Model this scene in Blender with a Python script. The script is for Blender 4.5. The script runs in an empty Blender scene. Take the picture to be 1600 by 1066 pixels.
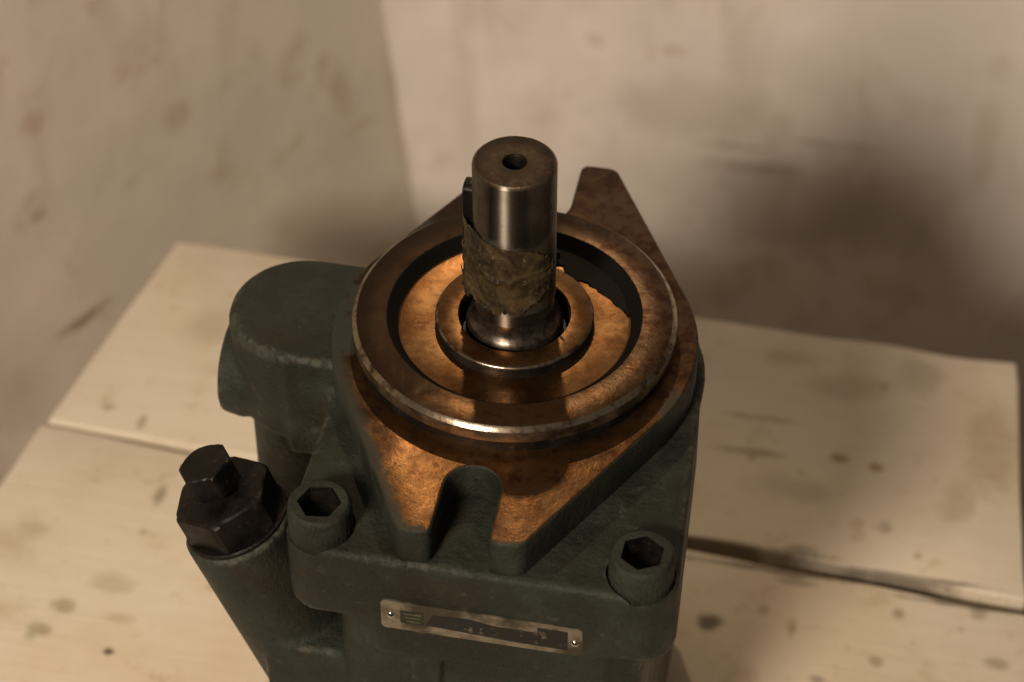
import bpy, bmesh, math, random
from mathutils import Vector, Matrix, noise
random.seed(4)
R = math.radians
C = bpy.context.scene.collection
scene = bpy.context.scene

# ------------------------------------------------------------------ camera, world, lamps, exposure
H = 0.235                      # height of the pilot face above the planks
ROT = R(-11.0)                 # the pump and the planks are turned a little
cam = bpy.data.cameras.new('camera'); cam_o = bpy.data.objects.new('camera', cam); C.objects.link(cam_o)
cam_o.location = (-0.000997, -0.712795, 0.914908)
cam_o.rotation_euler = (R(90 - 44.3), 0, 0)
cam.sensor_width = 22.3; cam.lens = 3950 * 22.3 / 1600
cam.clip_start = 0.01; cam.clip_end = 50
cam.dof.use_dof = True; cam.dof.focus_distance = 0.965; cam.dof.aperture_fstop = 4.5
scene.camera = cam_o

world = bpy.data.worlds.new('World'); scene.world = world; world.use_nodes = True
bg = world.node_tree.nodes['Background']
bg.inputs['Color'].default_value = (1.0, 0.85, 0.68, 1); bg.inputs['Strength'].default_value = 0.11

def loc2w(x, y, z):
    return Vector((math.cos(ROT) * x - math.sin(ROT) * y, math.sin(ROT) * x + math.cos(ROT) * y, z))

def lamp(name, kind, pos, target, energy, color, size, **kw):
    d = bpy.data.lights.new(name, kind); o = bpy.data.objects.new(name, d); C.objects.link(o)
    o.location = pos; d.energy = energy; d.color = color
    d.shadow_soft_size = size
    o.rotation_euler = (Vector(target) - Vector(pos)).to_track_quat('-Z', 'Y').to_euler()
    for k, v in kw.items(): setattr(d, k, v)
    return o
kd = Vector((-0.255, -0.87, 0.61)).normalized() * 2.3
lamp('room_lamp', 'SPOT', loc2w(kd.x, kd.y, kd.z + H), loc2w(0.03, 0.40, -0.25), 225, (1.0, 0.85, 0.695), 0.24, spot_size=R(34), spot_blend=0.45)
ld = Vector((-0.128, 0.545, 0.828)).normalized() * 0.76
lamp('wall_lamp', 'SPOT', loc2w(ld.x, ld.y, ld.z + H), loc2w(0.0, -0.03, H - 0.02), 4.4, (1.0, 0.73, 0.45), 0.010, spot_size=R(46), spot_blend=0.6)
scene.view_settings.view_transform = 'Standard'; scene.view_settings.look = 'None'
scene.view_settings.exposure = 0; scene.view_settings.gamma = 1

# ------------------------------------------------------------------ node helper
class NT:
    def __init__(s, name):
        s.m = bpy.data.materials.new(name); s.m.use_nodes = True
        s.t = s.m.node_tree; s.b = s.t.nodes['Principled BSDF']
        s.tc = s.t.nodes.new('ShaderNodeTexCoord'); s.co = s.tc.outputs['Object']
    def n(s, typ, **kw):
        x = s.t.nodes.new(typ)
        for k, v in kw.items(): setattr(x, k, v)
        return x
    def l(s, a, b): s.t.links.new(a, b)
    def put(s, sock, v):
        if isinstance(v, bpy.types.NodeSocket): s.l(v, sock)
        elif isinstance(v, (tuple, list)) and len(v) == 3 and sock.type == 'RGBA': sock.default_value = (*v, 1)
        else: sock.default_value = v
    def mapping(s, scale=(1, 1, 1), loc=(0, 0, 0), rot=(0, 0, 0)):
        x = s.n('ShaderNodeMapping'); s.l(s.co, x.inputs[0])
        x.inputs['Scale'].default_value = scale; x.inputs['Location'].default_value = loc; x.inputs['Rotation'].default_value = rot
        return x.outputs[0]
    def noise(s, scale, detail=6, rough=0.6, vec=None, dist=0.0):
        x = s.n('ShaderNodeTexNoise'); s.l(vec or s.co, x.inputs['Vector'])
        x.inputs['Scale'].default_value = scale; x.inputs['Detail'].default_value = detail
        x.inputs['Roughness'].default_value = rough; x.inputs['Distortion'].default_value = dist
        return x.outputs['Fac']
    def voro(s, scale, vec=None):
        x = s.n('ShaderNodeTexVoronoi'); s.l(vec or s.co, x.inputs['Vector']); x.inputs['Scale'].default_value = scale
        return x.outputs['Distance']
    def ramp(s, f, a, b, lo=0.0, hi=1.0):
        x = s.n('ShaderNodeMapRange'); x.interpolation_type = 'SMOOTHSTEP'
        s.put(x.inputs['Value'], f); x.inputs['From Min'].default_value = a; x.inputs['From Max'].default_value = b
        x.inputs['To Min'].default_value = lo; x.inputs['To Max'].default_value = hi
        return x.outputs[0]
    def mix(s, f, a, b):
        x = s.n('ShaderNodeMix', data_type='RGBA'); s.put(x.inputs[0], f); s.put(x.inputs[6], a); s.put(x.inputs[7], b)
        return x.outputs[2]
    def math(s, op, a, b=0.0):
        x = s.n('ShaderNodeMath', operation=op); s.put(x.inputs[0], a); s.put(x.inputs[1], b); return x.outputs[0]
    def xyz(s, vec=None):
        x = s.n('ShaderNodeSeparateXYZ'); s.l(vec or s.co, x.inputs[0]); return x.outputs
    def blob(s, x, y, rx, ry, soft=0.6, wob=None, plane='xy'):
        # a stain: 1 inside an uneven ellipse, 0 outside
        o = s.xyz()
        a, b = (o[0], o[1]) if plane == 'xy' else (o[0], o[2])
        dx = s.math('DIVIDE', s.math('SUBTRACT', a, x), rx); dy = s.math('DIVIDE', s.math('SUBTRACT', b, y), ry)
        d = s.math('SQRT', s.math('ADD', s.math('MULTIPLY', dx, dx), s.math('MULTIPLY', dy, dy)))
        if wob is not None: d = s.math('ADD', d, wob)
        return s.ramp(d, 1.0 - soft, 1.0, 1.0, 0.0)
    def bump(s, h, strength, dist, prev=None):
        x = s.n('ShaderNodeBump'); s.l(h, x.inputs['Height']); x.inputs['Strength'].default_value = strength; x.inputs['Distance'].default_value = dist
        if prev is not None: s.l(prev, x.inputs['Normal'])
        return x.outputs[0]
    def done(s, color, rough=0.5, metal=0.0, normal=None, spec=0.5):
        s.put(s.b.inputs['Base Color'], color); s.put(s.b.inputs['Roughness'], rough); s.put(s.b.inputs['Metallic'], metal)
        s.b.inputs['Specular IOR Level'].default_value = spec
        if normal is not None: s.l(normal, s.b.inputs['Normal'])
        return s.m

def mat_paint(name='green_grey_paint', k=1.0, edges=0.45):
    t = NT(name)
    n1 = t.noise(55, 7, 0.65); n2 = t.noise(260, 4, 0.6); n3 = t.noise(22, 5, 0.6)
    c = t.mix(t.ramp(n1, 0.35, 0.7), (0.0145 * k, 0.0178 * k, 0.0125 * k), (0.0290 * k, 0.0335 * k, 0.0240 * k))
    c = t.mix(t.ramp(n3, 0.52, 0.72, 0, 0.75), c, (0.028, 0.018, 0.010))
    c = t.mix(t.ramp(n2, 0.60, 0.75, 0, 0.5), c, (0.006, 0.0065, 0.005))
    n6 = t.noise(11, 7, 0.68, dist=0.8); c = t.mix(t.ramp(n6, 0.50, 0.66, 0, 0.7), c, (0.013, 0.011, 0.007)); c = t.mix(t.ramp(t.noise(95, 7, 0.7), 0.60, 0.70, 0, 0.6), c, (0.060, 0.060, 0.046))
    sp = t.voro(420); c = t.mix(t.ramp(sp, 0.05, 0.12, 0.5, 0), c, (0.12, 0.11, 0.085))
    # worn edges show pale metal / dried oil
    g = t.n('ShaderNodeNewGeometry')
    wear = t.math('MULTIPLY', t.math('MULTIPLY', t.ramp(g.outputs['Pointiness'], 0.504, 0.53), t.ramp(n2, 0.42, 0.6)), t.ramp(t.noise(16, 3), 0.40, 0.60, 0.15, 1.0))
    c = t.mix(t.math('MULTIPLY', wear, edges), c, (0.115, 0.105, 0.078))
    b = t.bump(t.noise(480, 5, 0.7), 0.8, 0.0009); b = t.bump(t.noise(150, 5, 0.6), 0.4, 0.0016, b); b = t.bump(n1, 0.35, 0.002, b)
    return t.done(c, t.ramp(n1, 0.3, 0.7, 0.40, 0.66), 0.0, b, 0.30)

def mat_rust(turned=False):
    t = NT('turned_rusted_steel' if turned else 'oily_rusted_steel')
    n1 = t.noise(38, 8, 0.65, dist=0.6); n2 = t.noise(170, 6, 0.65); n3 = t.noise(620, 3, 0.6)
    c = t.mix(t.ramp(n1, 0.36, 0.66), (0.215, 0.108, 0.042), (0.125, 0.060, 0.027))
    c = t.mix(t.ramp(n2, 0.50, 0.70, 0, 0.8), c, (0.075, 0.030, 0.014))
    c = t.mix(t.ramp(n2, 0.30, 0.42, 0.55, 0), c, (0.25, 0.135, 0.055))
    c = t.mix(t.ramp(t.voro(150), 0.10, 0.26, 0.55, 0), c, (0.045, 0.018, 0.010))
    n5 = t.noise(24, 7, 0.68, dist=1.2)
    c = t.mix(t.ramp(n5, 0.50, 0.64, 0, 0.72), c, (0.060, 0.034, 0.020))      # darker oily patches
    c = t.mix(t.ramp(n5, 0.30, 0.42, 0.5, 0), c, (0.20, 0.140, 0.078))
    o = t.xyz()
    if turned:                                   # greyer turned face with lathe rings
        c = t.mix(t.ramp(n2, 0.34, 0.60, 0.75, 0.15), c, (0.125, 0.085, 0.052))
    # darker brown towards the left and rear of the flange
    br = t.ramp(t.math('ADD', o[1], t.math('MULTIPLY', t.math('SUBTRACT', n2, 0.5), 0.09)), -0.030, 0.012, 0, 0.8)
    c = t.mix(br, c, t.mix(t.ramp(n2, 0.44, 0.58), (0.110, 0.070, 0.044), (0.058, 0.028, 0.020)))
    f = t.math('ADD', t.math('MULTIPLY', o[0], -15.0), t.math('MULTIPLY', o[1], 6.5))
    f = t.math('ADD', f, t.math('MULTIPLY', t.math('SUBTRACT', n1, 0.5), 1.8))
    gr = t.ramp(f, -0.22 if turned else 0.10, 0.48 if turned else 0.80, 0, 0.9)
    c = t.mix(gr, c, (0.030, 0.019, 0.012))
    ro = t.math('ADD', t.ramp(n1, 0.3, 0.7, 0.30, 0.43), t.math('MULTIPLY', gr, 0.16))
    b = t.bump(n1, 0.10, 0.0020); b = t.bump(n2, 0.14, 0.0010, b); b = t.bump(n3, 0.22, 0.0004, b)
    metal = 0.93
    if turned:
        rad = t.math('SQRT', t.math('ADD', t.math('MULTIPLY', o[0], o[0]), t.math('MULTIPLY', o[1], o[1])))
        k = t.n('ShaderNodeCombineXYZ'); t.l(rad, k.inputs[0])
        b = t.bump(t.noise(2600, 3, 0.6, k.outputs[0]), 0.12, 0.0002, b)
    else:                                        # green paint lapping over the edges of the ear
        wob = t.math('MULTIPLY', t.math('SUBTRACT', n2, 0.5), 2.2)
        d = t.math('ADD', t.math('MULTIPLY', o[0], -0.878), t.math('MULTIPLY', o[1], -0.479))      # distance towards the left flank
        d = t.math('ADD', d, t.math('MULTIPLY', wob, 0.0035))
        pm = t.ramp(d, 0.0723 - 0.0065, 0.0723 - 0.0015)
        for x, y, rx, ry in ((-0.070, -0.012, .012, .040), (-0.021, -0.107, .014, .0045), (0.024, -0.107, .010, .003), (-0.052, 0.052, .008, .02), (0.066, -0.030, .004, .014)):
            pm = t.math('MAXIMUM', pm, t.blob(x, y, rx, ry, .5, wob))
        pm = t.math('MULTIPLY', pm, 0.9)
        c = t.mix(pm, c, (0.020, 0.023, 0.015)); metal = t.math('MULTIPLY', t.math('SUBTRACT', 1.0, pm), 0.93)
        ro = t.math('ADD', ro, t.math('MULTIPLY', pm, 0.2))
    return t.done(c, ro, metal, b, 0.5)

def mat_seal_steel():
    t = NT('stained_machined_steel')
    n1 = t.noise(45, 7, 0.6, dist=0.4); n2 = t.noise(240, 5, 0.65)
    c = t.mix(t.ramp(n1, 0.38, 0.66), (0.270, 0.150, 0.066), (0.190, 0.085, 0.032))
    wob = t.math('MULTIPLY', t.math('SUBTRACT', n2, 0.5), 1.6)
    for x, y, r, a in ((-0.036, -0.008, 0.013, .75), (0.035, 0.013, 0.012, .7), (-0.014, -0.040, 0.007, .8), (0.030, 0.026, 0.007, .7), (0.036, -0.016, 0.008, .5)):
        c = t.mix(t.math('MULTIPLY', t.blob(x, y, r, r, .9, wob), t.ramp(n2, 0.44, 0.56, 0, a)), c, (0.060, 0.020, 0.011))
    c = t.mix(t.ramp(n2, 0.60, 0.74, 0, 0.55), c, (0.075, 0.032, 0.014))
    b = t.bump(n1, 0.05, 0.0015); b = t.bump(n2, 0.08, 0.0006, b)
    return t.done(c, t.ramp(n2, 0.3, 0.7, 0.22, 0.32), 0.97, b)

def mat_shaft():
    t = NT('turned_dark_steel')
    n1 = t.noise(60, 6, 0.6); n2 = t.noise(300, 5, 0.6)
    c = t.mix(t.ramp(n1, 0.35, 0.7), (0.215, 0.192, 0.158), (0.135, 0.112, 0.085))
    c = t.mix(t.ramp(n2, 0.60, 0.72, 0, 0.7), c, (0.11, 0.055, 0.025))
    o = t.xyz(); zz = t.math('ADD', o[2], t.math('MULTIPLY', t.math('SUBTRACT', n1, 0.5), 0.012)); zz = t.math('ADD', zz, t.math('MULTIPLY', t.math('SUBTRACT', n2, 0.5), 0.006))
    film = t.math('MULTIPLY', t.ramp(zz, H + 0.011, H + 0.017), t.ramp(zz, H + 0.050, H + 0.044))       # dried residue where the tape was
    film = t.math('MULTIPLY', film, t.ramp(n2, 0.30, 0.50, 0.55, 1.0))
    c = t.mix(film, c, (0.050, 0.036, 0.018))
    z = t.mapping((30, 30, 2600))
    b = t.bump(t.noise(1.0, 3, 0.6, z), 0.10, 0.0002); b = t.bump(n2, 0.05, 0.0006, b)
    t.b.inputs['Anisotropic'].default_value = 0.99
    tg = t.n('ShaderNodeTangent', direction_type='RADIAL', axis='Z'); t.l(tg.outputs[0], t.b.inputs['Tangent'])
    t.b.inputs['Anisotropic Rotation'].default_value = 0.25
    return t.done(c, t.ramp(n1, 0.3, 0.7, 0.33, 0.39), t.math('SUBTRACT', 1.0, t.math('MULTIPLY', film, 0.6)), b)

def mat_shaft_end():
    t = NT('oily_shaft_end')
    n1 = t.noise(110, 6, 0.6); n2 = t.noise(420, 5, 0.6)
    c = t.mix(t.ramp(n1, 0.35, 0.7), (0.040, 0.030, 0.020), (0.024, 0.015, 0.010))
    c = t.mix(t.ramp(n2, 0.58, 0.72, 0, 0.6), c, (0.12, 0.052, 0.022))
    return t.done(c, t.ramp(n2, 0.3, 0.7, 0.42, 0.55), 0.8, t.bump(n2, 0.15, 0.0006))

def mat_collar():
    t = NT('oiled_collar_steel')
    n1 = t.noise(120, 5); n2 = t.noise(400, 5, 0.6)
    return t.done(t.mix(t.ramp(n2, 0.4, 0.65), (0.13, 0.105, 0.085), (0.06, 0.045, 0.034)), t.ramp(n1, 0.3, 0.7, 0.24, 0.36), 0.9, t.bump(n2, 0.12, 0.0005))

def mat_ring_wall():
    t = NT('brown_stained_steel')
    n1 = t.noise(70, 6); n2 = t.noise(320, 5, 0.65)
    c = t.mix(t.ramp(n1, 0.4, 0.62), (0.20, 0.145, 0.085), (0.055, 0.038, 0.022))
    return t.done(c, t.ramp(n2, 0.3, 0.7, 0.30, 0.46), 0.85, t.bump(n2, 0.2, 0.0006))

def mat_ring_edge():
    t = NT('bare_bevel_steel')
    n2 = t.noise(220, 5, 0.65)
    c = t.mix(t.ramp(n2, 0.40, 0.66), (0.30, 0.245, 0.18), (0.085, 0.055, 0.032))
    return t.done(c, t.ramp(n2, 0.3, 0.7, 0.20, 0.34), 0.95, t.bump(n2, 0.2, 0.0006))

def mat_dark_oily():
    t = NT('black_oily_steel')
    n1 = t.noise(90, 6, 0.6); n2 = t.noise(420, 4, 0.6)
    c = t.mix(t.ramp(n1, 0.42, 0.68), (0.004, 0.0035, 0.003), (0.012, 0.008, 0.006))
    c = t.mix(t.ramp(n2, 0.62, 0.74, 0, 0.6), c, (0.07, 0.032, 0.014))
    return t.done(c, t.ramp(n1, 0.3, 0.7, 0.36, 0.58), 0.15, t.bump(n2, 0.4, 0.0007), 0.3)

def mat_grease():
    t = NT('black_oil')
    n = t.noise(200, 4)
    return t.done((0.004, 0.0035, 0.003), 0.55, 0.0, t.bump(n, 0.2, 0.001), 0.12)

def mat_rubber():
    t = NT('black_rubber')
    return t.done((0.009, 0.008, 0.008), 0.42, 0.0, t.bump(t.noise(300, 4), 0.2, 0.0005))

def mat_tape():
    t = NT('dirty_masking_tape')
    n1 = t.noise(90, 7, 0.65, dist=0.8); n2 = t.noise(420, 5, 0.65)
    c = t.mix(t.ramp(n1, 0.36, 0.64), (0.066, 0.046, 0.020), (0.016, 0.011, 0.006))
    c = t.mix(t.ramp(n2, 0.58, 0.72, 0, 0.7), c, (0.16, 0.125, 0.075))
    c = t.mix(t.ramp(n2, 0.28, 0.40, 0.8, 0), c, (0.016, 0.012, 0.008))
    b = t.bump(n1, 0.35, 0.002); b = t.bump(n2, 0.35, 0.0007, b)
    return t.done(c, t.ramp(n2, 0.3, 0.7, 0.24, 0.5), 0.0, b)

def mat_plate():
    t = NT('aluminium_plate')
    n1 = t.noise(120, 6, 0.6)
    c = t.mix(t.ramp(t.noise(45, 5, 0.6), 0.42, 0.60), t.mix(t.ramp(n1, 0.40, 0.66), (0.34, 0.295, 0.225), (0.19, 0.16, 0.115)), (0.085, 0.072, 0.05))
    return t.done(c, 0.36, 0.75, t.bump(n1, 0.15, 0.0008))

def mat_print(c1):
    t = NT('worn_print')
    n1 = t.noise(260, 6, 0.7)
    return t.done(t.mix(t.ramp(n1, 0.56, 0.70, 0, 0.7), c1, (0.20, 0.16, 0.11)), 0.4, 0.2)

def mat_rivet():
    t = NT('bright_rivet')
    return t.done(t.mix(t.noise(300), (0.62, 0.58, 0.50), (0.50, 0.45, 0.36)), 0.14, 1.0)

def mat_plank(name, stains, seed, tint=(1, 1, 1)):
    t = NT(name)
    gr = t.noise(6, 7, 0.6, t.mapping((2.0, 26, 26), (seed, seed * .7, 0)), 0.4)
    n1 = t.noise(9, 6, 0.6, t.mapping((1, 1, 1), (seed, 0, seed))); n2 = t.noise(60, 6, 0.65, t.mapping((1, 1, 1), (0, seed, 0)))
    a = tuple(x * y for x, y in zip((0.705, 0.620, 0.490), tint)); b_ = tuple(x * y for x, y in zip((0.63, 0.525, 0.385), tint))
    c = t.mix(t.ramp(n1, 0.36, 0.68), a, b_)
    c = t.mix(t.ramp(gr, 0.53, 0.75, 0, 0.16), c, (0.47, 0.36, 0.22))
    c = t.mix(t.ramp(n2, 0.57, 0.72, 0, 0.45), c, (0.40, 0.27, 0.125))
    n4 = t.noise(24, 6, 0.65, t.mapping((1, 1, 1), (seed, seed, 0))); c = t.mix(t.ramp(n4, 0.56, 0.74, 0, 0.42), c, (0.42, 0.30, 0.15))
    sp = t.ramp(t.voro(52, t.mapping((1, 1, 0.2), (seed, 0, 0))), 0.06, 0.16, 0.55, 0); c = t.mix(t.math('MULTIPLY', sp, t.ramp(n4, 0.48, 0.6)), c, (0.26, 0.15, 0.06))
    wob = t.math('MULTIPLY', t.math('SUBTRACT', n2, 0.5), 1.5)
    for x, y, rx, ry, k, col in stains:
        c = t.mix(t.math('MULTIPLY', t.blob(x, y, rx, ry, .75, wob), k), c, col)
    b = t.bump(gr, 0.25, 0.002); b = t.bump(n2, 0.2, 0.0012, b)
    return t.done(c, t.ramp(n1, 0.3, 0.7, 0.42, 0.6), 0.0, b)

def mat_wall(name, base, dark, seed, stains, spot):
    t = NT(name)
    n1 = t.noise(5.0, 7, 0.62, t.mapping((1, 1, 1), (seed, seed, 0))); n2 = t.noise(26, 7, 0.65, t.mapping((1, 1, 1), (0, seed, 0)), 0.5)
    st = t.noise(7, 7, 0.62, t.mapping((3.0, 3.0, 1.1), (seed, 0, 0), (0, R(50), 0)), 0.6)
    c = t.mix(t.ramp(n1, 0.36, 0.66), base, tuple(0.84 * x for x in base))
    c = t.mix(t.ramp(st, 0.50, 0.70, 0, 0.55), c, dark)
    c = t.mix(t.ramp(n2, 0.54, 0.70, 0, 0.5), c, spot)
    wob = t.math('MULTIPLY', t.math('SUBTRACT', n2, 0.5), 1.8)
    for x, z, rx, rz, k, col in stains:
        c = t.mix(t.math('MULTIPLY', t.blob(x, z, rx, rz, .8, wob, 'xz'), k), c, col)
    b = t.bump(n2, 0.25, 0.003)
    return t.done(c, 0.72, 0.0, b, 0.3)

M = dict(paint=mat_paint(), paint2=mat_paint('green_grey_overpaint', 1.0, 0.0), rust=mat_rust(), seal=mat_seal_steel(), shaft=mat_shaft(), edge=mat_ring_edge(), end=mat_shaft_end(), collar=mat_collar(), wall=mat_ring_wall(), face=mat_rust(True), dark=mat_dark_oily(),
         oil=mat_grease(), rubber=mat_rubber(), tape=mat_tape(), plate=mat_plate(), rivet=mat_rivet(),
         ink=mat_print((0.012, 0.011, 0.010)), green_ink=mat_print((0.016, 0.019, 0.010)), olive_ink=mat_print((0.075, 0.075, 0.035)))

# ------------------------------------------------------------------ mesh helpers (all lengths in mm, z measured from the pilot face)
MM = 0.001
def finish(bm, name, mat, parent=None, sharp=35, mats=None):
    bmesh.ops.recalc_face_normals(bm, faces=bm.faces)
    me = bpy.data.meshes.new(name); bm.to_mesh(me); bm.free()
    o = bpy.data.objects.new(name, me); C.objects.link(o)
    for m in (mats or [mat]): me.materials.append(m)
    me.shade_smooth(); me.set_sharp_from_angle(angle=R(sharp))
    if parent is not None: o.parent = parent
    return o
def bake(o, sharp=35):
    """apply the object's modifiers"""
    dg = bpy.context.evaluated_depsgraph_get(); dg.update()
    me = bpy.data.meshes.new_from_object(o.evaluated_get(dg), depsgraph=dg)
    old = o.data; o.modifiers.clear(); o.data = me; me.name = o.name
    bpy.data.meshes.remove(old)
    me.shade_smooth(); me.set_sharp_from_angle(angle=R(sharp))
    return o
def bevel(o, w, seg=2, ang=40, sharp=35):
    m = o.modifiers.new('bevel', 'BEVEL'); m.width = w * MM; m.segments = seg; m.limit_method = 'ANGLE'; m.angle_limit = R(ang); m.harden_normals = False
    return bake(o, sharp)
def P(x, y, z): return Vector((x * MM, y * MM, z * MM + H))
def lathe(bm, prof, n=96, closed=False, mi=None, mtx=None):
    """profile of (r, z); r == 0 makes a pole"""
    mtx = mtx or Matrix.Identity(4)
    rows = []
    for r, z in prof:
        if r < 1e-6: rows.append([bm.verts.new(mtx @ P(0, 0, z))])
        else: rows.append([bm.verts.new(mtx @ P(r * math.cos(2 * math.pi * i / n), r * math.sin(2 * math.pi * i / n), z)) for i in range(n)])
    seq = list(range(len(rows) - 1)) + ([len(rows) - 1] if closed else [])
    for k in seq:
        a, b = rows[k], rows[(k + 1) % len(rows)]
        for i in range(n):
            j = (i + 1) % n
            if len(a) == 1 and len(b) == 1: continue
            if len(a) == 1: f = bm.faces.new((a[0], b[i], b[j]))
            elif len(b) == 1: f = bm.faces.new((a[i], a[j], b[0]))
            else: f = bm.faces.new((a[i], a[j], b[j], b[i]))
            if mi: f.material_index = mi[k]
def prism(bm, pts, z0, z1, mtx=None):
    mtx = mtx or Matrix.Identity(4)
    lo = [bm.verts.new(mtx @ P(x, y, z0)) for x, y in pts]; hi = [bm.verts.new(mtx @ P(x, y, z1)) for x, y in pts]
    n = len(pts)
    bm.faces.new(lo[::-1]); top = bm.faces.new(hi)
    for i in range(n): bm.faces.new((lo[i], lo[(i + 1) % n], hi[(i + 1) % n], hi[i]))
    return top
def rrect(x0, y0, x1, y1, r, n=8):
    pts = []
    for cx, cy, a0 in ((x1 - r, y1 - r, 0), (x0 + r, y1 - r, 90), (x0 + r, y0 + r, 180), (x1 - r, y0 + r, 270)):
        for i in range(n + 1):
            a = R(a0 + 90 * i / n); pts.append((cx + r * math.cos(a), cy + r * math.sin(a)))
    return pts
def hull_circles(cs, n=40):
    pts = []
    for x, y, r in cs:
        for i in range(n): pts.append((x + r * math.cos(2 * math.pi * i / n), y + r * math.sin(2 * math.pi * i / n)))
    pts = sorted(set((round(a, 5), round(b, 5)) for a, b in pts))
    def half(ps):
        h = []
        for p in ps:
            while len(h) > 1 and (h[-1][0] - h[-2][0]) * (p[1] - h[-2][1]) - (h[-1][1] - h[-2][1]) * (p[0] - h[-2][0]) <= 0: h.pop()
            h.append(p)
        return h
    a, b = half(pts), half(pts[::-1])
    return a[:-1] + b[:-1]
def cyl(bm, c, axis, r0, r1, length, n=64):
    """solid tapered cylinder from c along axis (mm)"""
    q = Vector((0, 0, 1)).rotation_difference(Vector(axis).normalized()).to_matrix()
    a = [q @ Vector((r0 * math.cos(2 * math.pi * i / n), r0 * math.sin(2 * math.pi * i / n), 0)) + Vector(c) for i in range(n)]
    b = [q @ Vector((r1 * math.cos(2 * math.pi * i / n), r1 * math.sin(2 * math.pi * i / n), length)) + Vector(c) for i in range(n)]
    va = [bm.verts.new(P(*v)) for v in a]; vb = [bm.verts.new(P(*v)) for v in b]
    bm.faces.new(va[::-1]); bm.faces.new(vb)
    for i in range(n): bm.faces.new((va[i], va[(i + 1) % n], vb[(i + 1) % n], vb[i]))
def box(bm, x0, x1, y0, y1, z0, z1):
    prism(bm, [(x0, y0), (x1, y0), (x1, y1), (x0, y1)], z0, z1)

# ------------------------------------------------------------------ the setting: floor, walls
FLOOR = -0.46
def empty(name, label, cat, loc=(0, 0, 0), rz=0.0):
    o = bpy.data.objects.new(name, None); C.objects.link(o); o.location = loc; o.rotation_euler = (0, 0, rz)
    o['label'] = label; o['category'] = cat; o.empty_display_size = 0.05
    return o
tf = NT('dusty_concrete')
fn = tf.noise(8, 7); 
MF = tf.done(tf.mix(tf.ramp(fn, 0.35, 0.7), (0.34, 0.28, 0.21), (0.22, 0.18, 0.13)), 0.8, 0, tf.bump(tf.noise(40), 0.4, 0.004))
bm = bmesh.new()
fv = [bm.verts.new((x, y, FLOOR)) for x, y in ((-4, -4), (4, -4), (4, 3), (-4, 3))]
bm.faces.new(fv); fl = finish(bm, 'floor', MF); fl['kind'] = 'structure'; fl['label'] = 'dusty grey concrete floor under the plank table'

def wall_panel(name, p0, p1, lean, mat, label, top=1.9, back=0.08):
    """a plastered wall from p0 to p1 (plan, world), its left end leaning by `lean` per metre of height; built 80 mm thick, origin at p0, local x along the wall"""
    d = (p1 - p0); ln = d.length; ang = math.atan2(d.y, d.x)
    bm = bmesh.new()
    nx, nz = 60, 60
    zs = [FLOOR + (top - FLOOR) * k / nz for k in range(nz + 1)]
    g = []
    for k, z in enumerate(zs):
        row = []
        for i in range(nx + 1):
            u = i / nx; x = ln * u + lean[0] * z * (1 - u)
            dy = 0.002 * noise.noise(Vector((x * 5, z * 5, len(name)))) + 0.0007 * noise.noise(Vector((x * 19, z * 19, 3)))
            row.append(bm.verts.new((x, dy + lean[1] * z * (1 - u), z)))
        g.append(row)
    for k in range(nz):
        for i in range(nx): bm.faces.new((g[k][i], g[k][i + 1], g[k + 1][i + 1], g[k + 1][i]))
    r = bmesh.ops.extrude_face_region(bm, geom=bm.faces[:])
    bmesh.ops.translate(bm, vec=(0, back, 0), verts=[v for v in r['geom'] if isinstance(v, bmesh.types.BMVert)])
    o = finish(bm, name, mat); o.location = (p0.x, p0.y, 0); o.rotation_euler = (0, 0, ang)
    o['label'] = label; o['category'] = 'wall'
    return o
corner = loc2w(-0.179, 0.50, 0)
cr = Vector((corner.x, corner.y))
dirR = Vector((math.cos(ROT), math.sin(ROT)))
lv = loc2w(-0.55, -1.0, 0); dirL = Vector((lv.x, lv.y)).normalized()
MWR = mat_wall('scuffed_white_plaster', (0.745, 0.665, 0.595), (0.50, 0.43, 0.355), 3.1,  # the widest stain is a dirt smudge that also paints in wall shadow
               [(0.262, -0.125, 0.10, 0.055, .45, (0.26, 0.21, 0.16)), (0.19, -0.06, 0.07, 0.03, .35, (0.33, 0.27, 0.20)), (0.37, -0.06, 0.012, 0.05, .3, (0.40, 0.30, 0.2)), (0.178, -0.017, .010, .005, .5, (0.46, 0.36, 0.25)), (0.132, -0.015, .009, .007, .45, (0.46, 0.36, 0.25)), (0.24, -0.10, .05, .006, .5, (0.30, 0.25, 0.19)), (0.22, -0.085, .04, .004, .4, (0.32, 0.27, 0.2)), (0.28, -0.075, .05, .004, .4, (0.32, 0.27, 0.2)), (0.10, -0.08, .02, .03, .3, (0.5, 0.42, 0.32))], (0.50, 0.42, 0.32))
MWL = mat_wall('dull_beige_plaster', (0.78, 0.695, 0.575), (0.58, 0.49, 0.385), 7.7,
               [(0.258, -0.076, 0.022, 0.006, .8, (0.24, 0.14, 0.08)), (0.276, 0.008, 0.010, 0.006, .6, (0.33, 0.23, 0.10)), (0.266, 0.064, 0.012, 0.010, .4, (0.40, 0.25, 0.16)), (0.169, 0.011, 0.016, 0.012, .4, (0.42, 0.28, 0.19)), (0.045, -0.041, 0.013, 0.02, .4, (0.40, 0.29, 0.19)), (0.172, -0.094, 0.03, 0.014, .3, (0.42, 0.34, 0.2)), (0.315, -0.101, .03, .03, .3, (0.42, 0.34, 0.24))], (0.48, 0.36, 0.25))
# lean runs with height so the corner is slightly out of plumb
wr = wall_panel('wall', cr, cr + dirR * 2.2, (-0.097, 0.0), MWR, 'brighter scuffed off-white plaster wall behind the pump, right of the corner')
wl = wall_panel('wall.001', cr, cr + dirL * 2.2, (-0.097 * dirL.dot(dirR), -0.097 * (-dirL.y * dirR.x + dirL.x * dirR.y)), MWL, 'duller beige plaster wall left of the corner, beside the plank table', back=-0.08)

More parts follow.
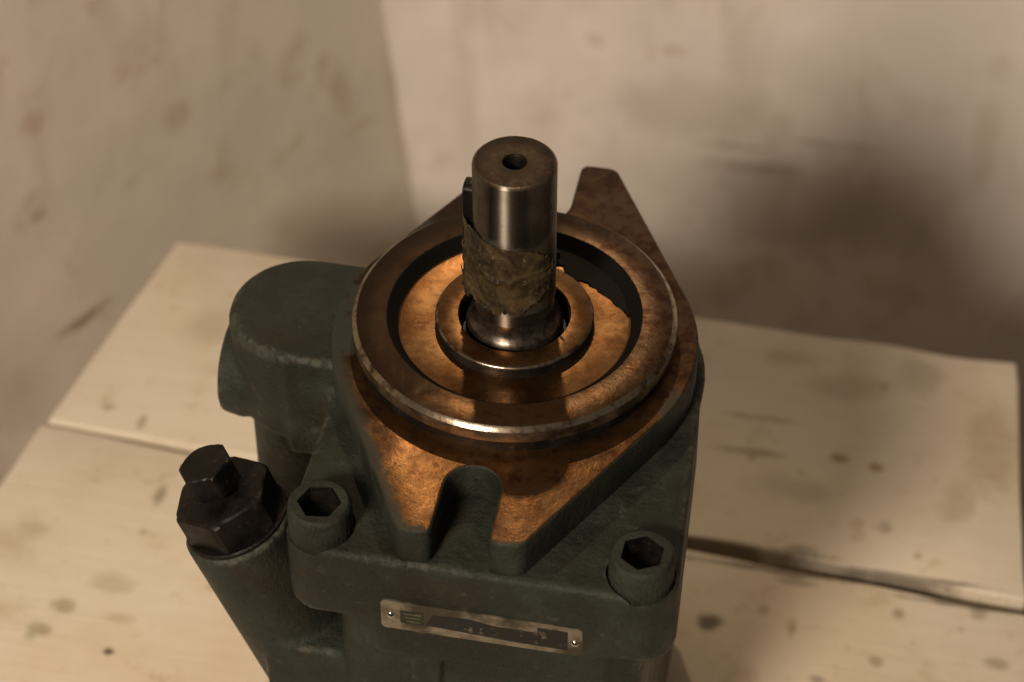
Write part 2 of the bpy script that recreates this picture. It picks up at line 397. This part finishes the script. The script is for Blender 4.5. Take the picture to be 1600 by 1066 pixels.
# ------------------------------------------------------------------ plank table
table = empty('plank_table', 'cream painted table of wide worn planks standing in the wall corner under the pump', 'table', (0, 0, 0), ROT)
def plank(name, pts, thick, mat, seed):
    """pts: the plan outline in metres, table frame; top at z = 0"""
    bm = bmesh.new()
    n = 14
    (ax, ay), (bx, by), (cx, cy), (dx, dy) = pts     # front-left, front-right, rear-right, rear-left
    def edge(p, q, k, amp):
        out = []
        for i in range(k):
            u = i / k; x = p[0] + (q[0] - p[0]) * u; y = p[1] + (q[1] - p[1]) * u
            w = amp * noise.noise(Vector((x * 30, y * 30, seed)))
            nx_, ny_ = -(q[1] - p[1]), q[0] - p[0]; l_ = math.hypot(nx_, ny_)
            out.append((x + nx_ / l_ * w, y + ny_ / l_ * w))
        return out
    ring = edge(pts[0], pts[1], 40, 0.0016) + edge(pts[1], pts[2], 12, 0.001) + edge(pts[2], pts[3], 40, 0.0016) + edge(pts[3], pts[0], 12, 0.0012)
    lo = [bm.verts.new((x, y, -thick)) for x, y in ring]; hi = [bm.verts.new((x, y, 0)) for x, y in ring]
    bm.faces.new(lo[::-1]); bm.faces.new(hi); k = len(ring)
    for i in range(k): bm.faces.new((lo[i], lo[(i + 1) % k], hi[(i + 1) % k], hi[i]))
    o = finish(bm, name, mat, table)
    return bevel(o, 1.3, 3, 50)
DK = (0.055, 0.035, 0.018); OL = (0.20, 0.135, 0.045); BR = (0.30, 0.17, 0.06); GY = (0.22, 0.17, 0.10)
s1 = [(0.085, 0.1038, .06, .0030, .7, DK), (0.17, 0.0995, .06, .0022, .7, DK), (0.118, 0.107, .010, .004, .5, DK), (0.131, 0.170, .0065, .0050, .85, BR), (0.150, 0.167, .006, .0042, .8, BR), (0.157, 0.128, .006, .006, .5, GY), (0.205, 0.19, .020, .045, .35, BR),  # long thin DK strips: dirty front edge with the gap's shade painted in
      (0.088, 0.166, .026, .0035, .55, OL), (0.092, 0.190, .024, .0030, .55, BR), (0.165, 0.235, .018, .018, .35, OL), (0.13, 0.22, .03, .012, .3, OL), (0.19, 0.15, .012, .02, .3, BR), (0.10, 0.235, .02, .008, .35, BR), (-0.20, 0.20, .02, .02, .25, OL), (-0.17, 0.16, .012, .006, .3, OL), (0.110, 0.145, .03, .012, .28, GY), (-0.235, 0.135, .006, .004, .5, OL), (-0.215, 0.128, .003, .008, .5, OL)]
s2 = [(0.082, 0.054, .0085, .0080, .85, DK), (0.168, 0.076, .0055, .006, .6, OL), (0.120, 0.058, .004, .009, .5, OL), (0.106, 0.066, .004, .004, .4, OL), (0.205, 0.083, .006, .006, .5, OL), (0.160, 0.046, .005, .004, .5, OL),
      (-0.192, 0.082, .0045, .0110, .70, GY), (-0.216, 0.006, .0080, .0060, .5, OL), (-0.222, -0.009, .0080, .0062, .55, OL), (-0.187, -0.016, .0036, .0032, .9, DK), (-0.188, 0.004, .010, .005, .3, BR), (-0.225, -0.014, .005, .005, .4, (0.16, 0.20, 0.08)),
      (-0.150, 0.03, .006, .004, .35, BR), (0.19, 0.03, .03, .012, .35, BR), (0.10, 0.02, .012, .02, .35, BR), (0.215, 0.055, .008, .005, .5, OL), (0.135, 0.03, .006, .004, .5, DK), (0.11, 0.0915, .07, .0032, .7, DK), (0.20, 0.0868, .05, .0026, .7, DK), (0.12, 0.086, .014, .004, .4, DK), (-0.245, 0.05, .012, .008, .3, OL), (-0.140, -0.030, .006, .004, .5, BR), (-0.198, 0.024, .014, .010, .28, OL)]  # the long DK strips at the rear edge also colour in the gap's shade
MP = [mat_plank('cream_plank_rear', s1, 1.3), mat_plank('cream_plank_middle', s2, 5.1), mat_plank('cream_plank_front', [], 9.4, (0.95, 0.93, 0.9))]
plank('plank', [(-0.262, 0.121), (0.226, 0.096), (0.2135, 0.253), (-0.236, 0.262)], 0.024, MP[0], 1.0)
plank('plank.001', [(-0.297, -0.075), (0.36, -0.095), (0.36, 0.0785), (-0.264, 0.1168)], 0.024, MP[1], 2.0)
plank('plank.002', [(-0.305, -0.262), (0.35, -0.262), (0.35, -0.099), (-0.297, -0.079)], 0.024, MP[2], 3.0)
for i, x in enumerate((-0.20, 0.0, 0.18)):
    bm = bmesh.new(); 
    vs = [(x - .035, -.25), (x + .035, -.25), (x + .035, .235), (x - .035, .235)]
    lo = [bm.verts.new((a, b, -0.064)) for a, b in vs]; hi = [bm.verts.new((a, b, -0.0245)) for a, b in vs]
    bm.faces.new(lo[::-1]); bm.faces.new(hi)
    for k in range(4): bm.faces.new((lo[k], lo[(k + 1) % 4], hi[(k + 1) % 4], hi[k]))
    bevel(finish(bm, 'batten', MP[2], table), 1.5)
for x, y in ((-0.20, -0.22), (0.18, -0.22), (-0.20, 0.205), (0.18, 0.205)):
    bm = bmesh.new()
    vs = [(x - .03, y - .03), (x + .03, y - .03), (x + .03, y + .03), (x - .03, y + .03)]
    lo = [bm.verts.new((a, b, FLOOR)) for a, b in vs]; hi = [bm.verts.new((a, b, -0.0645)) for a, b in vs]
    bm.faces.new(lo[::-1]); bm.faces.new(hi)
    for k in range(4): bm.faces.new((lo[k], lo[(k + 1) % 4], hi[(k + 1) % 4], hi[k]))
    bevel(finish(bm, 'table_leg', MP[2], table), 1.5)

# ------------------------------------------------------------------ the pump
pump = empty('hydraulic_pump', 'old dark green hydraulic pump with rusty orange flange and keyed steel shaft pointing up', 'pump', (0, 0, 0), ROT)

# --- housing: cast in one piece (the shapes are fused and softened like a casting)
bm = bmesh.new()
prism(bm, hull_circles([(-54.5, -94.5, 14.2), (66, -95.5, 14.6), (59, -10, 17), (-50, 44, 16)]), -66, -30)
cyl(bm, (0, 0, -78), (0, 0, 1), 71, 76, 48.2, 96)                        # neck under the flange
prism(bm, rrect(-50, -106.5, 69, 50, 13), -215, -60)                       # body
prism(bm, rrect(-36, -109.6, 58, -90, 5), -84, -60)
box(bm, -20, -8, -110, -90, -150, -84)
prism(bm, rrect(-62, -98, 64, 56, 16), -235.0, -208)                     # foot
cyl(bm, (-87, 3, -64), (0, 0, 1), 27.5, 29.5, 45.5, 72)                  # port boss
cyl(bm, (-87, 3, -18.6), (0, 0, 1), 29.5, 27.2, 3.4, 72)
box(bm, -88, -30, -27, 32, -70, -15.5)
cyl(bm, (-86, 3, -210), (0, 0, 1), 25, 24.5, 160, 64)                    # column under the port
box(bm, -86, -40, -14, 26, -205, -60)
cyl(bm, (-119.8, 3, -53), (1, 0, 0), 20.0, 21.8, 9, 72)                 # side port face
cyl(bm, (-112, 3, -52), (1, 0, 0), 21.5, 24, 40, 64)
T = R(20); ax = Vector((-math.sin(T), 0, math.cos(T))); AC = Vector((-95.6, -75, -59))
cyl(bm, AC - ax * 150, ax, 21.5, 22.6, 150, 72)                          # adjuster barrel, tilted outwards
cyl(bm, AC - ax * 150 + Vector((0, 12, -20)), (0.35, 0.05, .9), 20, 20, 60, 48)
box(bm, -82, -40, -98, -40, -215, -104)
for v in bm.verts:
    w = 0.0005
    v.co += Vector((noise.noise(v.co * 60), noise.noise(v.co * 60 + Vector((7, 0, 0))), 0)) * w
hs = finish(bm, 'pump_housing', M['paint'], None, 60)
m = hs.modifiers.new('remesh', 'REMESH'); m.mode = 'VOXEL'; m.voxel_size = 0.0013; m.use_smooth_shade = True
m = hs.modifiers.new('smooth', 'SMOOTH'); m.factor = 0.5; m.iterations = 9
bake(hs, 60)
# spot faces sunk for the two cap screws
SC = [(-55.3, -95.6), (66.2, -97.0)]
for x, y in SC:
    bm = bmesh.new(); cyl(bm, (x, y, -33.2), (0, 0, 1), 13.1, 13.1, 12, 48)
    cutter = finish(bm, 'cutter', M['paint'])
    m = hs.modifiers.new('b', 'BOOLEAN'); m.object = cutter; m.operation = 'DIFFERENCE'; m.solver = 'EXACT'
    bake(hs, 50)
    cm = cutter.data; bpy.data.objects.remove(cutter); bpy.data.meshes.remove(cm)
if hs.data.materials.find('green_grey_paint') < 0: hs.data.materials.append(M['paint'])
hs.parent = pump

# --- mounting flange: two slotted ears
def ear_outline():
    cs = [(0, 0, 72.3)]
    for s in (-1, 1):
        for t in (-1, 1): cs.append((19.5 * t, 101.6 * s, 6.0))
    h = hull_circles(cs, 180)
    # h runs counter-clockwise; cut the two slots
    out = []
    for i, (x, y) in enumerate(h):
        out.append((x, y)); x2, y2 = h[(i + 1) % len(h)]
        if abs(x - x2) > 25 and abs(y) > 105:
            s = 1 if y > 0 else -1
            w = 10.6 if s < 0 else 8.2
            e = [((w + 3.8) * s, 107.55 * s), ((w + 1.6) * s, 107.0 * s), ((w + .4) * s, 105.4 * s), ((w + .1) * s, 103.0 * s)]
            out += e
            for j in range(25):
                t = math.pi * j / 24
                out.append((w * math.cos(t) * s, s * 82 - 10.6 * math.sin(t) * s))
            out += [(-p, q) for p, q in e[::-1]]
    return out
bm = bmesh.new(); top = prism(bm, ear_outline(), -30.4, -12.7)
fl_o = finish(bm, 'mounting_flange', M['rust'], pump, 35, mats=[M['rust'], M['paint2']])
for p in fl_o.data.polygons:
    if abs(p.normal.z) < 0.5: p.material_index = 1
bevel(fl_o, 1.1, 3, 50, 50)

# --- pilot ring with the recess, turned
bm = bmesh.new()
lathe(bm, [(31.0, -5.2), (44.6, -5.2), (45.4, -4.9), (49.0, -0.7), (49.6, -0.1), (50.0, 0), (61.6, 0), (61.65, -0.03), (63.45, -1.8), (63.5, -1.9), (63.5, -6.6), (63.2, -7.0), (61.9, -7.2), (61.9, -12.9), (40, -12.9), (30, -9)], 160,
      mi=[2, 2, 1, 1, 1, 0, 3, 3, 3, 5, 5, 4, 4, 4, 4])
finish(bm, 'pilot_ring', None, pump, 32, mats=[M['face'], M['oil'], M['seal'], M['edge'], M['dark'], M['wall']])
# --- seal retainer, seal
bm = bmesh.new()
lathe(bm, [(21.6, -14), (21.6, -0.6), (22.1, 0.0), (29.9, 0.0), (30.6, -0.35), (31.0, -1.1), (31.0, -5.6), (26, -9)], 128, mi=[1, 0, 0, 2, 2, 1, 1, 1])
finish(bm, 'seal_retainer', None, pump, 50, mats=[M['seal'], M['dark'], M['edge']])
bm = bmesh.new()
lathe(bm, [(15.5, -13), (18.2, -10.2), (19.2, -8.6), (20.2, -8.6), (21.4, -10.5), (21.5, -12.5)], 96)
finish(bm, 'oil_seal', M['rubber'], pump)
# --- oil in the recess, with the wall's shadow built in as black
bm = bmesh.new()
rim = []; inn = []
for i in range(41):
    a = R(14 + 74 * i / 40)
    w = 8.2 * min(1, (i + 1) / 14) * (1 if i < 33 else 1.0)
    if 18 < i < 30: w += 3.0 * abs(noise.noise(Vector((i * .3, 1, 0)))) + 3.5 * math.sin(math.pi * (i - 18) / 12)
    w += 1.8 * noise.noise(Vector((i * .26, 5, 2))) + .3 * noise.noise(Vector((i * .8, 5, 2)))
    r1 = 44.8; r0 = max(32.0, r1 - w)
    rim.append(bm.verts.new(P(r1 * math.cos(a), r1 * math.sin(a), -4.4))); inn.append((r0, a))
mid = [bm.verts.new(P((r + .8) * math.cos(a), (r + .8) * math.sin(a), -4.55)) for r, a in inn]
lowv = [bm.verts.new(P(r * math.cos(a), r * math.sin(a), -5.25)) for r, a in inn]
for i in range(40):
    bm.faces.new((rim[i], rim[i + 1], mid[i + 1], mid[i])); bm.faces.new((mid[i], mid[i + 1], lowv[i + 1], lowv[i]))
o = finish(bm, 'oil_shadow_patch', M['oil'], pump); o['label'] = 'black patch of oil and wall shadow in the rear of the recess'

# --- drive shaft
bm = bmesh.new()
ZT = 76.7
lathe(bm, [(0, ZT - 16), (2.2, ZT - 15), (2.6, ZT - 4.5), (4.3, ZT - 1.2), (4.6, ZT - 0.1), (5.0, ZT), (14.7, ZT), (15.1, ZT - 0.15), (15.8, ZT - 0.9), (15.9, ZT - 1.3), (15.9, 12.6), (15.35, 12.0), (15.3, 6), (15.6, 3.2), (16.5, 0.8), (17.8, -0.5), (18.8, -2.0), (19.2, -4.0), (19.2, -7.2), (18.6, -8.6), (15.5, -9), (15.5, -14)], 128, mi=[2, 2, 2, 1, 1, 1, 0, 0, 0, 0, 0, 0, 3, 3, 3, 3, 3, 3, 3, 3, 3, 3])
shaft = finish(bm, 'drive_shaft', None, pump, 28, mats=[M['shaft'], M['end'], M['oil'], M['collar']])
KA = R(180 - 3)                                                          # key direction in the pump frame
km = Matrix.Rotation(KA, 4, 'Z')
bm = bmesh.new()
pts = []
for i in range(17):
    a = math.pi * i / 16; pts.append((4.0 * math.cos(a), 61.5 + 4 * math.sin(a) * .6))
for i in range(17):
    a = math.pi + math.pi * i / 16; pts.append((4.0 * math.cos(a), 18 + 4 * math.sin(a) * .6))
lo = [bm.verts.new(km @ P(12, a, b)) for a, b in pts]; hi = [bm.verts.new(km @ P(19.3, a, b)) for a, b in pts]
bm.faces.new(lo); bm.faces.new(hi[::-1])
for i in range(len(pts)): bm.faces.new((lo[i], lo[(i + 1) % len(pts)], hi[(i + 1) % len(pts)], hi[i]))
bevel(finish(bm, 'shaft_key', M['dark'], shaft), 0.5)
# --- torn tape still wrapped round the shaft and its key
bm = bmesh.new()
NA, NZ = 150, 26
grid = []
for i in range(NA + 1):
    a = R(132 + (345 - 132) * i / NA)                                    # from behind the key round the front to the right
    dk = (a - KA); kb = math.exp(-(dk / 0.20) ** 2) if dk < 0 else math.exp(-(dk / 0.42) ** 2)
    fr = i / NA
    zt = 51.5 - 7.0 * fr - 9 * max(0, fr - .8) / .2 * (1 + noise.noise(Vector((a * 13, 9, 1)))) + 1.0 * noise.noise(Vector((a * 3, 0, 1))) + 0.7 * noise.noise(Vector((a * 11, 0, 1)))
    zb = 14.5 + 16.0 * max(0, (fr - .72)) ** 1.0 / .28 * .8 - 3.0 * math.exp(-((fr - .2) / .12) ** 2) + 4.2 * noise.noise(Vector((a * 5, 3, 1))) + 2.6 * noise.noise(Vector((a * 11, 3, 1))) + 0.7 * noise.noise(Vector((a * 37, 3, 1)))
    row = []
    for k in range(NZ + 1):
        u = k / NZ; z = zb + (zt - zb) * u
        q = Vector((a * 3.0, z * 0.09, 2))
        r = 16.25 + 3.4 * kb + 0.40 * (noise.noise(q) + 0.5) + 0.15 * noise.noise(q * 3.1) + 0.07 * noise.noise(q * 8)
        r += 0.5 * math.exp(-((u - .62 + .2 * fr) / .03) ** 2) + 0.4 * math.exp(-((u - .3 - .35 * fr) / .025) ** 2)      # folds
        r += 0.9 * max(0, .16 - u) / .16 * (0.5 + noise.noise(Vector((a * 9, 4, 8))))      # curled lower edge
        r = max(r, 16.05)
        row.append(bm.verts.new(P(r * math.cos(a), r * math.sin(a), z)))
    grid.append(row)
for i in range(NA):
    for k in range(NZ): bm.faces.new((grid[i][k], grid[i + 1][k], grid[i + 1][k + 1], grid[i][k + 1]))
# loose flakes
for a, z, s in ((176, 27, 4.2), (170, 23, 3.4), (183, 19, 3.0), (384, 26, 2.2), (386, 22, 1.8)):
    aa = R(a); r0 = 16.3 + (3.2 if 160 < a < 190 else 0)
    vs = []
    for j in range(7):
        t_ = 2 * math.pi * j / 7; rr = s * (0.45 + 0.75 * random.random())
        lift = 0.25 + (1.2 if j in (2, 3, 4) else 0) * (1.0 if 160 < a < 190 or a > 380 else .35)
        aj = aa + rr * math.cos(t_) * .7 / r0
        vs.append(bm.verts.new(P((r0 + lift) * math.cos(aj), (r0 + lift) * math.sin(aj), z + rr * math.sin(t_))))
    bm.faces.new(vs)
bmesh.ops.triangulate(bm, faces=[f for f in bm.faces if len(f.verts) > 4])
tp = finish(bm, 'tape_remnant', M['tape'], shaft, 60)
m = tp.modifiers.new('solid', 'SOLIDIFY'); m.thickness = 0.00018; m.offset = 1; bake(tp, 60)
tp['label'] = 'torn olive brown tape wrapped round the shaft'

# --- cap screws with hex sockets
def hexpts(af, n=6, a0=0.0):
    r = af / 2 / math.cos(math.pi / 6)
    return [(r * math.cos(a0 + math.pi / 3 * i), r * math.sin(a0 + math.pi / 3 * i)) for i in range(6)]
def cap_screw(x, y, zt, a0, mats):
    bm = bmesh.new()
    N = 72
    mt = Matrix.Translation((x * MM, y * MM, 0))
    # outside
    rows = []
    for r, z in ((11.9, -34), (11.9, zt - 1.6), (11.5, zt - 0.6), (10.7, zt), (9.2, zt)):
        rows.append([bm.verts.new(mt @ P((r + (0.3 if j % 2 and z < zt - 1 else 0)) * math.cos(2 * math.pi * j / N), (r + (0.3 if j % 2 and z < zt - 1 else 0)) * math.sin(2 * math.pi * j / N), z)) for j in range(N)])
    def hexring(af, z):
        o_ = []
        for j in range(N):
            a = 2 * math.pi * j / N; t = ((a - a0) % (math.pi / 3)) - math.pi / 6
            r = af / 2 / math.cos(t); o_.append(bm.verts.new(mt @ P(r * math.cos(a), r * math.sin(a), z)))
        return o_
    rows.append(hexring(14.6, zt - 0.05)); rows.append(hexring(14.0, zt - 0.7)); rows.append(hexring(14.0, zt - 9))
    for k in range(len(rows) - 1):
        for j in range(N):
            f = bm.faces.new((rows[k][j], rows[k][(j + 1) % N], rows[k + 1][(j + 1) % N], rows[k + 1][j])); f.material_index = 1 if k >= 5 else 0
    c = bm.verts.new(mt @ P(0, 0, zt - 10.5))
    for j in range(N):
        f = bm.faces.new((rows[-1][j], rows[-1][(j + 1) % N], c)); f.material_index = 1
    return finish(bm, 'cap_screw', None, pump, 30, mats=mats)
cap_screw(*SC[0], -17.6, R(8), [M['paint2'], M['dark']])
cap_screw(*SC[1], -18.2, R(27), [M['paint2'], M['dark']])

# --- adjuster: lock nut and hex screw on the tilted barrel
AM = Matrix.Translation(AC * MM + Vector((0, 0, H))) @ Matrix.Rotation(-T, 4, 'Y')
def hexnut(name, af, z0, z1, a0, mat, ch=1.4, both=False, parent=pump):
    bm = bmesh.new(); r = af / 2
    N = 72; rows = []
    rc = r / math.cos(math.pi / 6)
    def ring(z, cap):
        out = []
        for j in range(N):
            a = 2 * math.pi * j / N; t = ((a - a0) % (math.pi / 3)) - math.pi / 6
            q = min(r / math.cos(t), cap); out.append(bm.verts.new(AM @ Vector((q * math.cos(a) * MM, q * math.sin(a) * MM, z * MM))))
        return out
    zs = [(z0, r * .99 if both else rc)] + ([(z0 + ch, rc)] if both else []) + [(z1 - ch, rc), (z1 - ch * .5, r + (rc - r) * .5), (z1, r * .97)]
    for z, c_ in zs: rows.append(ring(z, c_))
    for k in range(len(rows) - 1):
        for j in range(N): bm.faces.new((rows[k][j], rows[k][(j + 1) % N], rows[k + 1][(j + 1) % N], rows[k + 1][j]))
    bm.faces.new(rows[0][::-1]); bm.faces.new(rows[-1])
    return finish(bm, name, mat, parent, 28)
def around(prof, name, mat, parent, n=64):
    bm = bmesh.new(); rows = []
    for r, z in prof: rows.append([bm.verts.new(AM @ Vector((r * math.cos(2 * math.pi * i / n) * MM, r * math.sin(2 * math.pi * i / n) * MM, z * MM))) for i in range(n)])
    for k in range(len(rows) - 1):
        for i in range(n): bm.faces.new((rows[k][i], rows[k][(i + 1) % n], rows[k + 1][(i + 1) % n], rows[k + 1][i]))
    bm.faces.new(rows[0][::-1]); bm.faces.new(rows[-1])
    return finish(bm, name, mat, parent, 30)
nut = hexnut('lock_nut', 36, 1.2, 16.5, R(38), M['dark'], 1.8)
around([(20.5, -1), (21.2, 0), (21.2, 1.0), (20.4, 1.6)], 'washer', M['dark'], nut)
scr = around([(5.6, 14), (5.6, 22)], 'adjusting_screw', M['dark'], pump)
hexnut('screw_head', 19.5, 20.2, 32.3, R(6), M['dark'], 1.2, True, scr)

# --- nameplate on the front face
YF = -109.9
npl = None
def flat(name, pts, y, d, mat, parent, bev=None):
    bm = bmesh.new()
    f = [bm.verts.new(P(x, y, z)) for x, z in pts]; b = [bm.verts.new(P(x, y + d, z)) for x, z in pts]
    bm.faces.new(f); bm.faces.new(b[::-1]); n = len(pts)
    for i in range(n): bm.faces.new((f[i], b[i], b[(i + 1) % n], f[(i + 1) % n]))
    return finish(bm, name, mat, parent)
def rr(x0, z0, x1, z1, r): return rrect(x0, z0, x1, z1, r, 5)
npl = flat('nameplate', rr(-30.0, -67.2, 47.0, -51.4, 2.0), YF, 0.9, M['plate'], pump)
npl['label'] = 'small metal nameplate with worn black print'
# worn flat print: dark band, darker block on the right, small emblem block on the left
flat('printed_panel', [(-10, -56.2), (4, -55.2), (14, -57.2), (20, -57.0), (30, -57.0), (30, -54.0), (41.5, -54.0), (41.5, -64.6), (20, -64.4), (-4, -63.0), (-13, -62.6)], YF - 0.10, 0.09, M['ink'], npl)
flat('printed_panel.001', rr(-22.5, -63.2, -13.6, -55.8, .4), YF - 0.10, 0.09, M['green_ink'], npl)
for k, z in enumerate((-57.6, -59.6, -61.6)):
    flat('emblem_bar' if k == 0 else 'emblem_bar.%03d' % k, [(-21.4 + k * .6, z - .35), (-14.8, z - .35), (-14.8, z + .35), (-21.4 + k * .6, z + .35)], YF - 0.16, 0.05, M['olive_ink'], npl)
def rivet(x, z):
    bm = bmesh.new(); bmesh.ops.create_uvsphere(bm, u_segments=20, v_segments=12, radius=1.0)
    for v in bm.verts: v.co = P(x + v.co.x * 1.7, YF + 0.1 - abs(v.co.y) * 1.1 if v.co.y < 0 else YF + .3, z + v.co.z * 1.7)
    return finish(bm, 'rivet', M['rivet'], npl, 60)
rivet(-26.2, -59.4); rivet(44.2, -60.0)
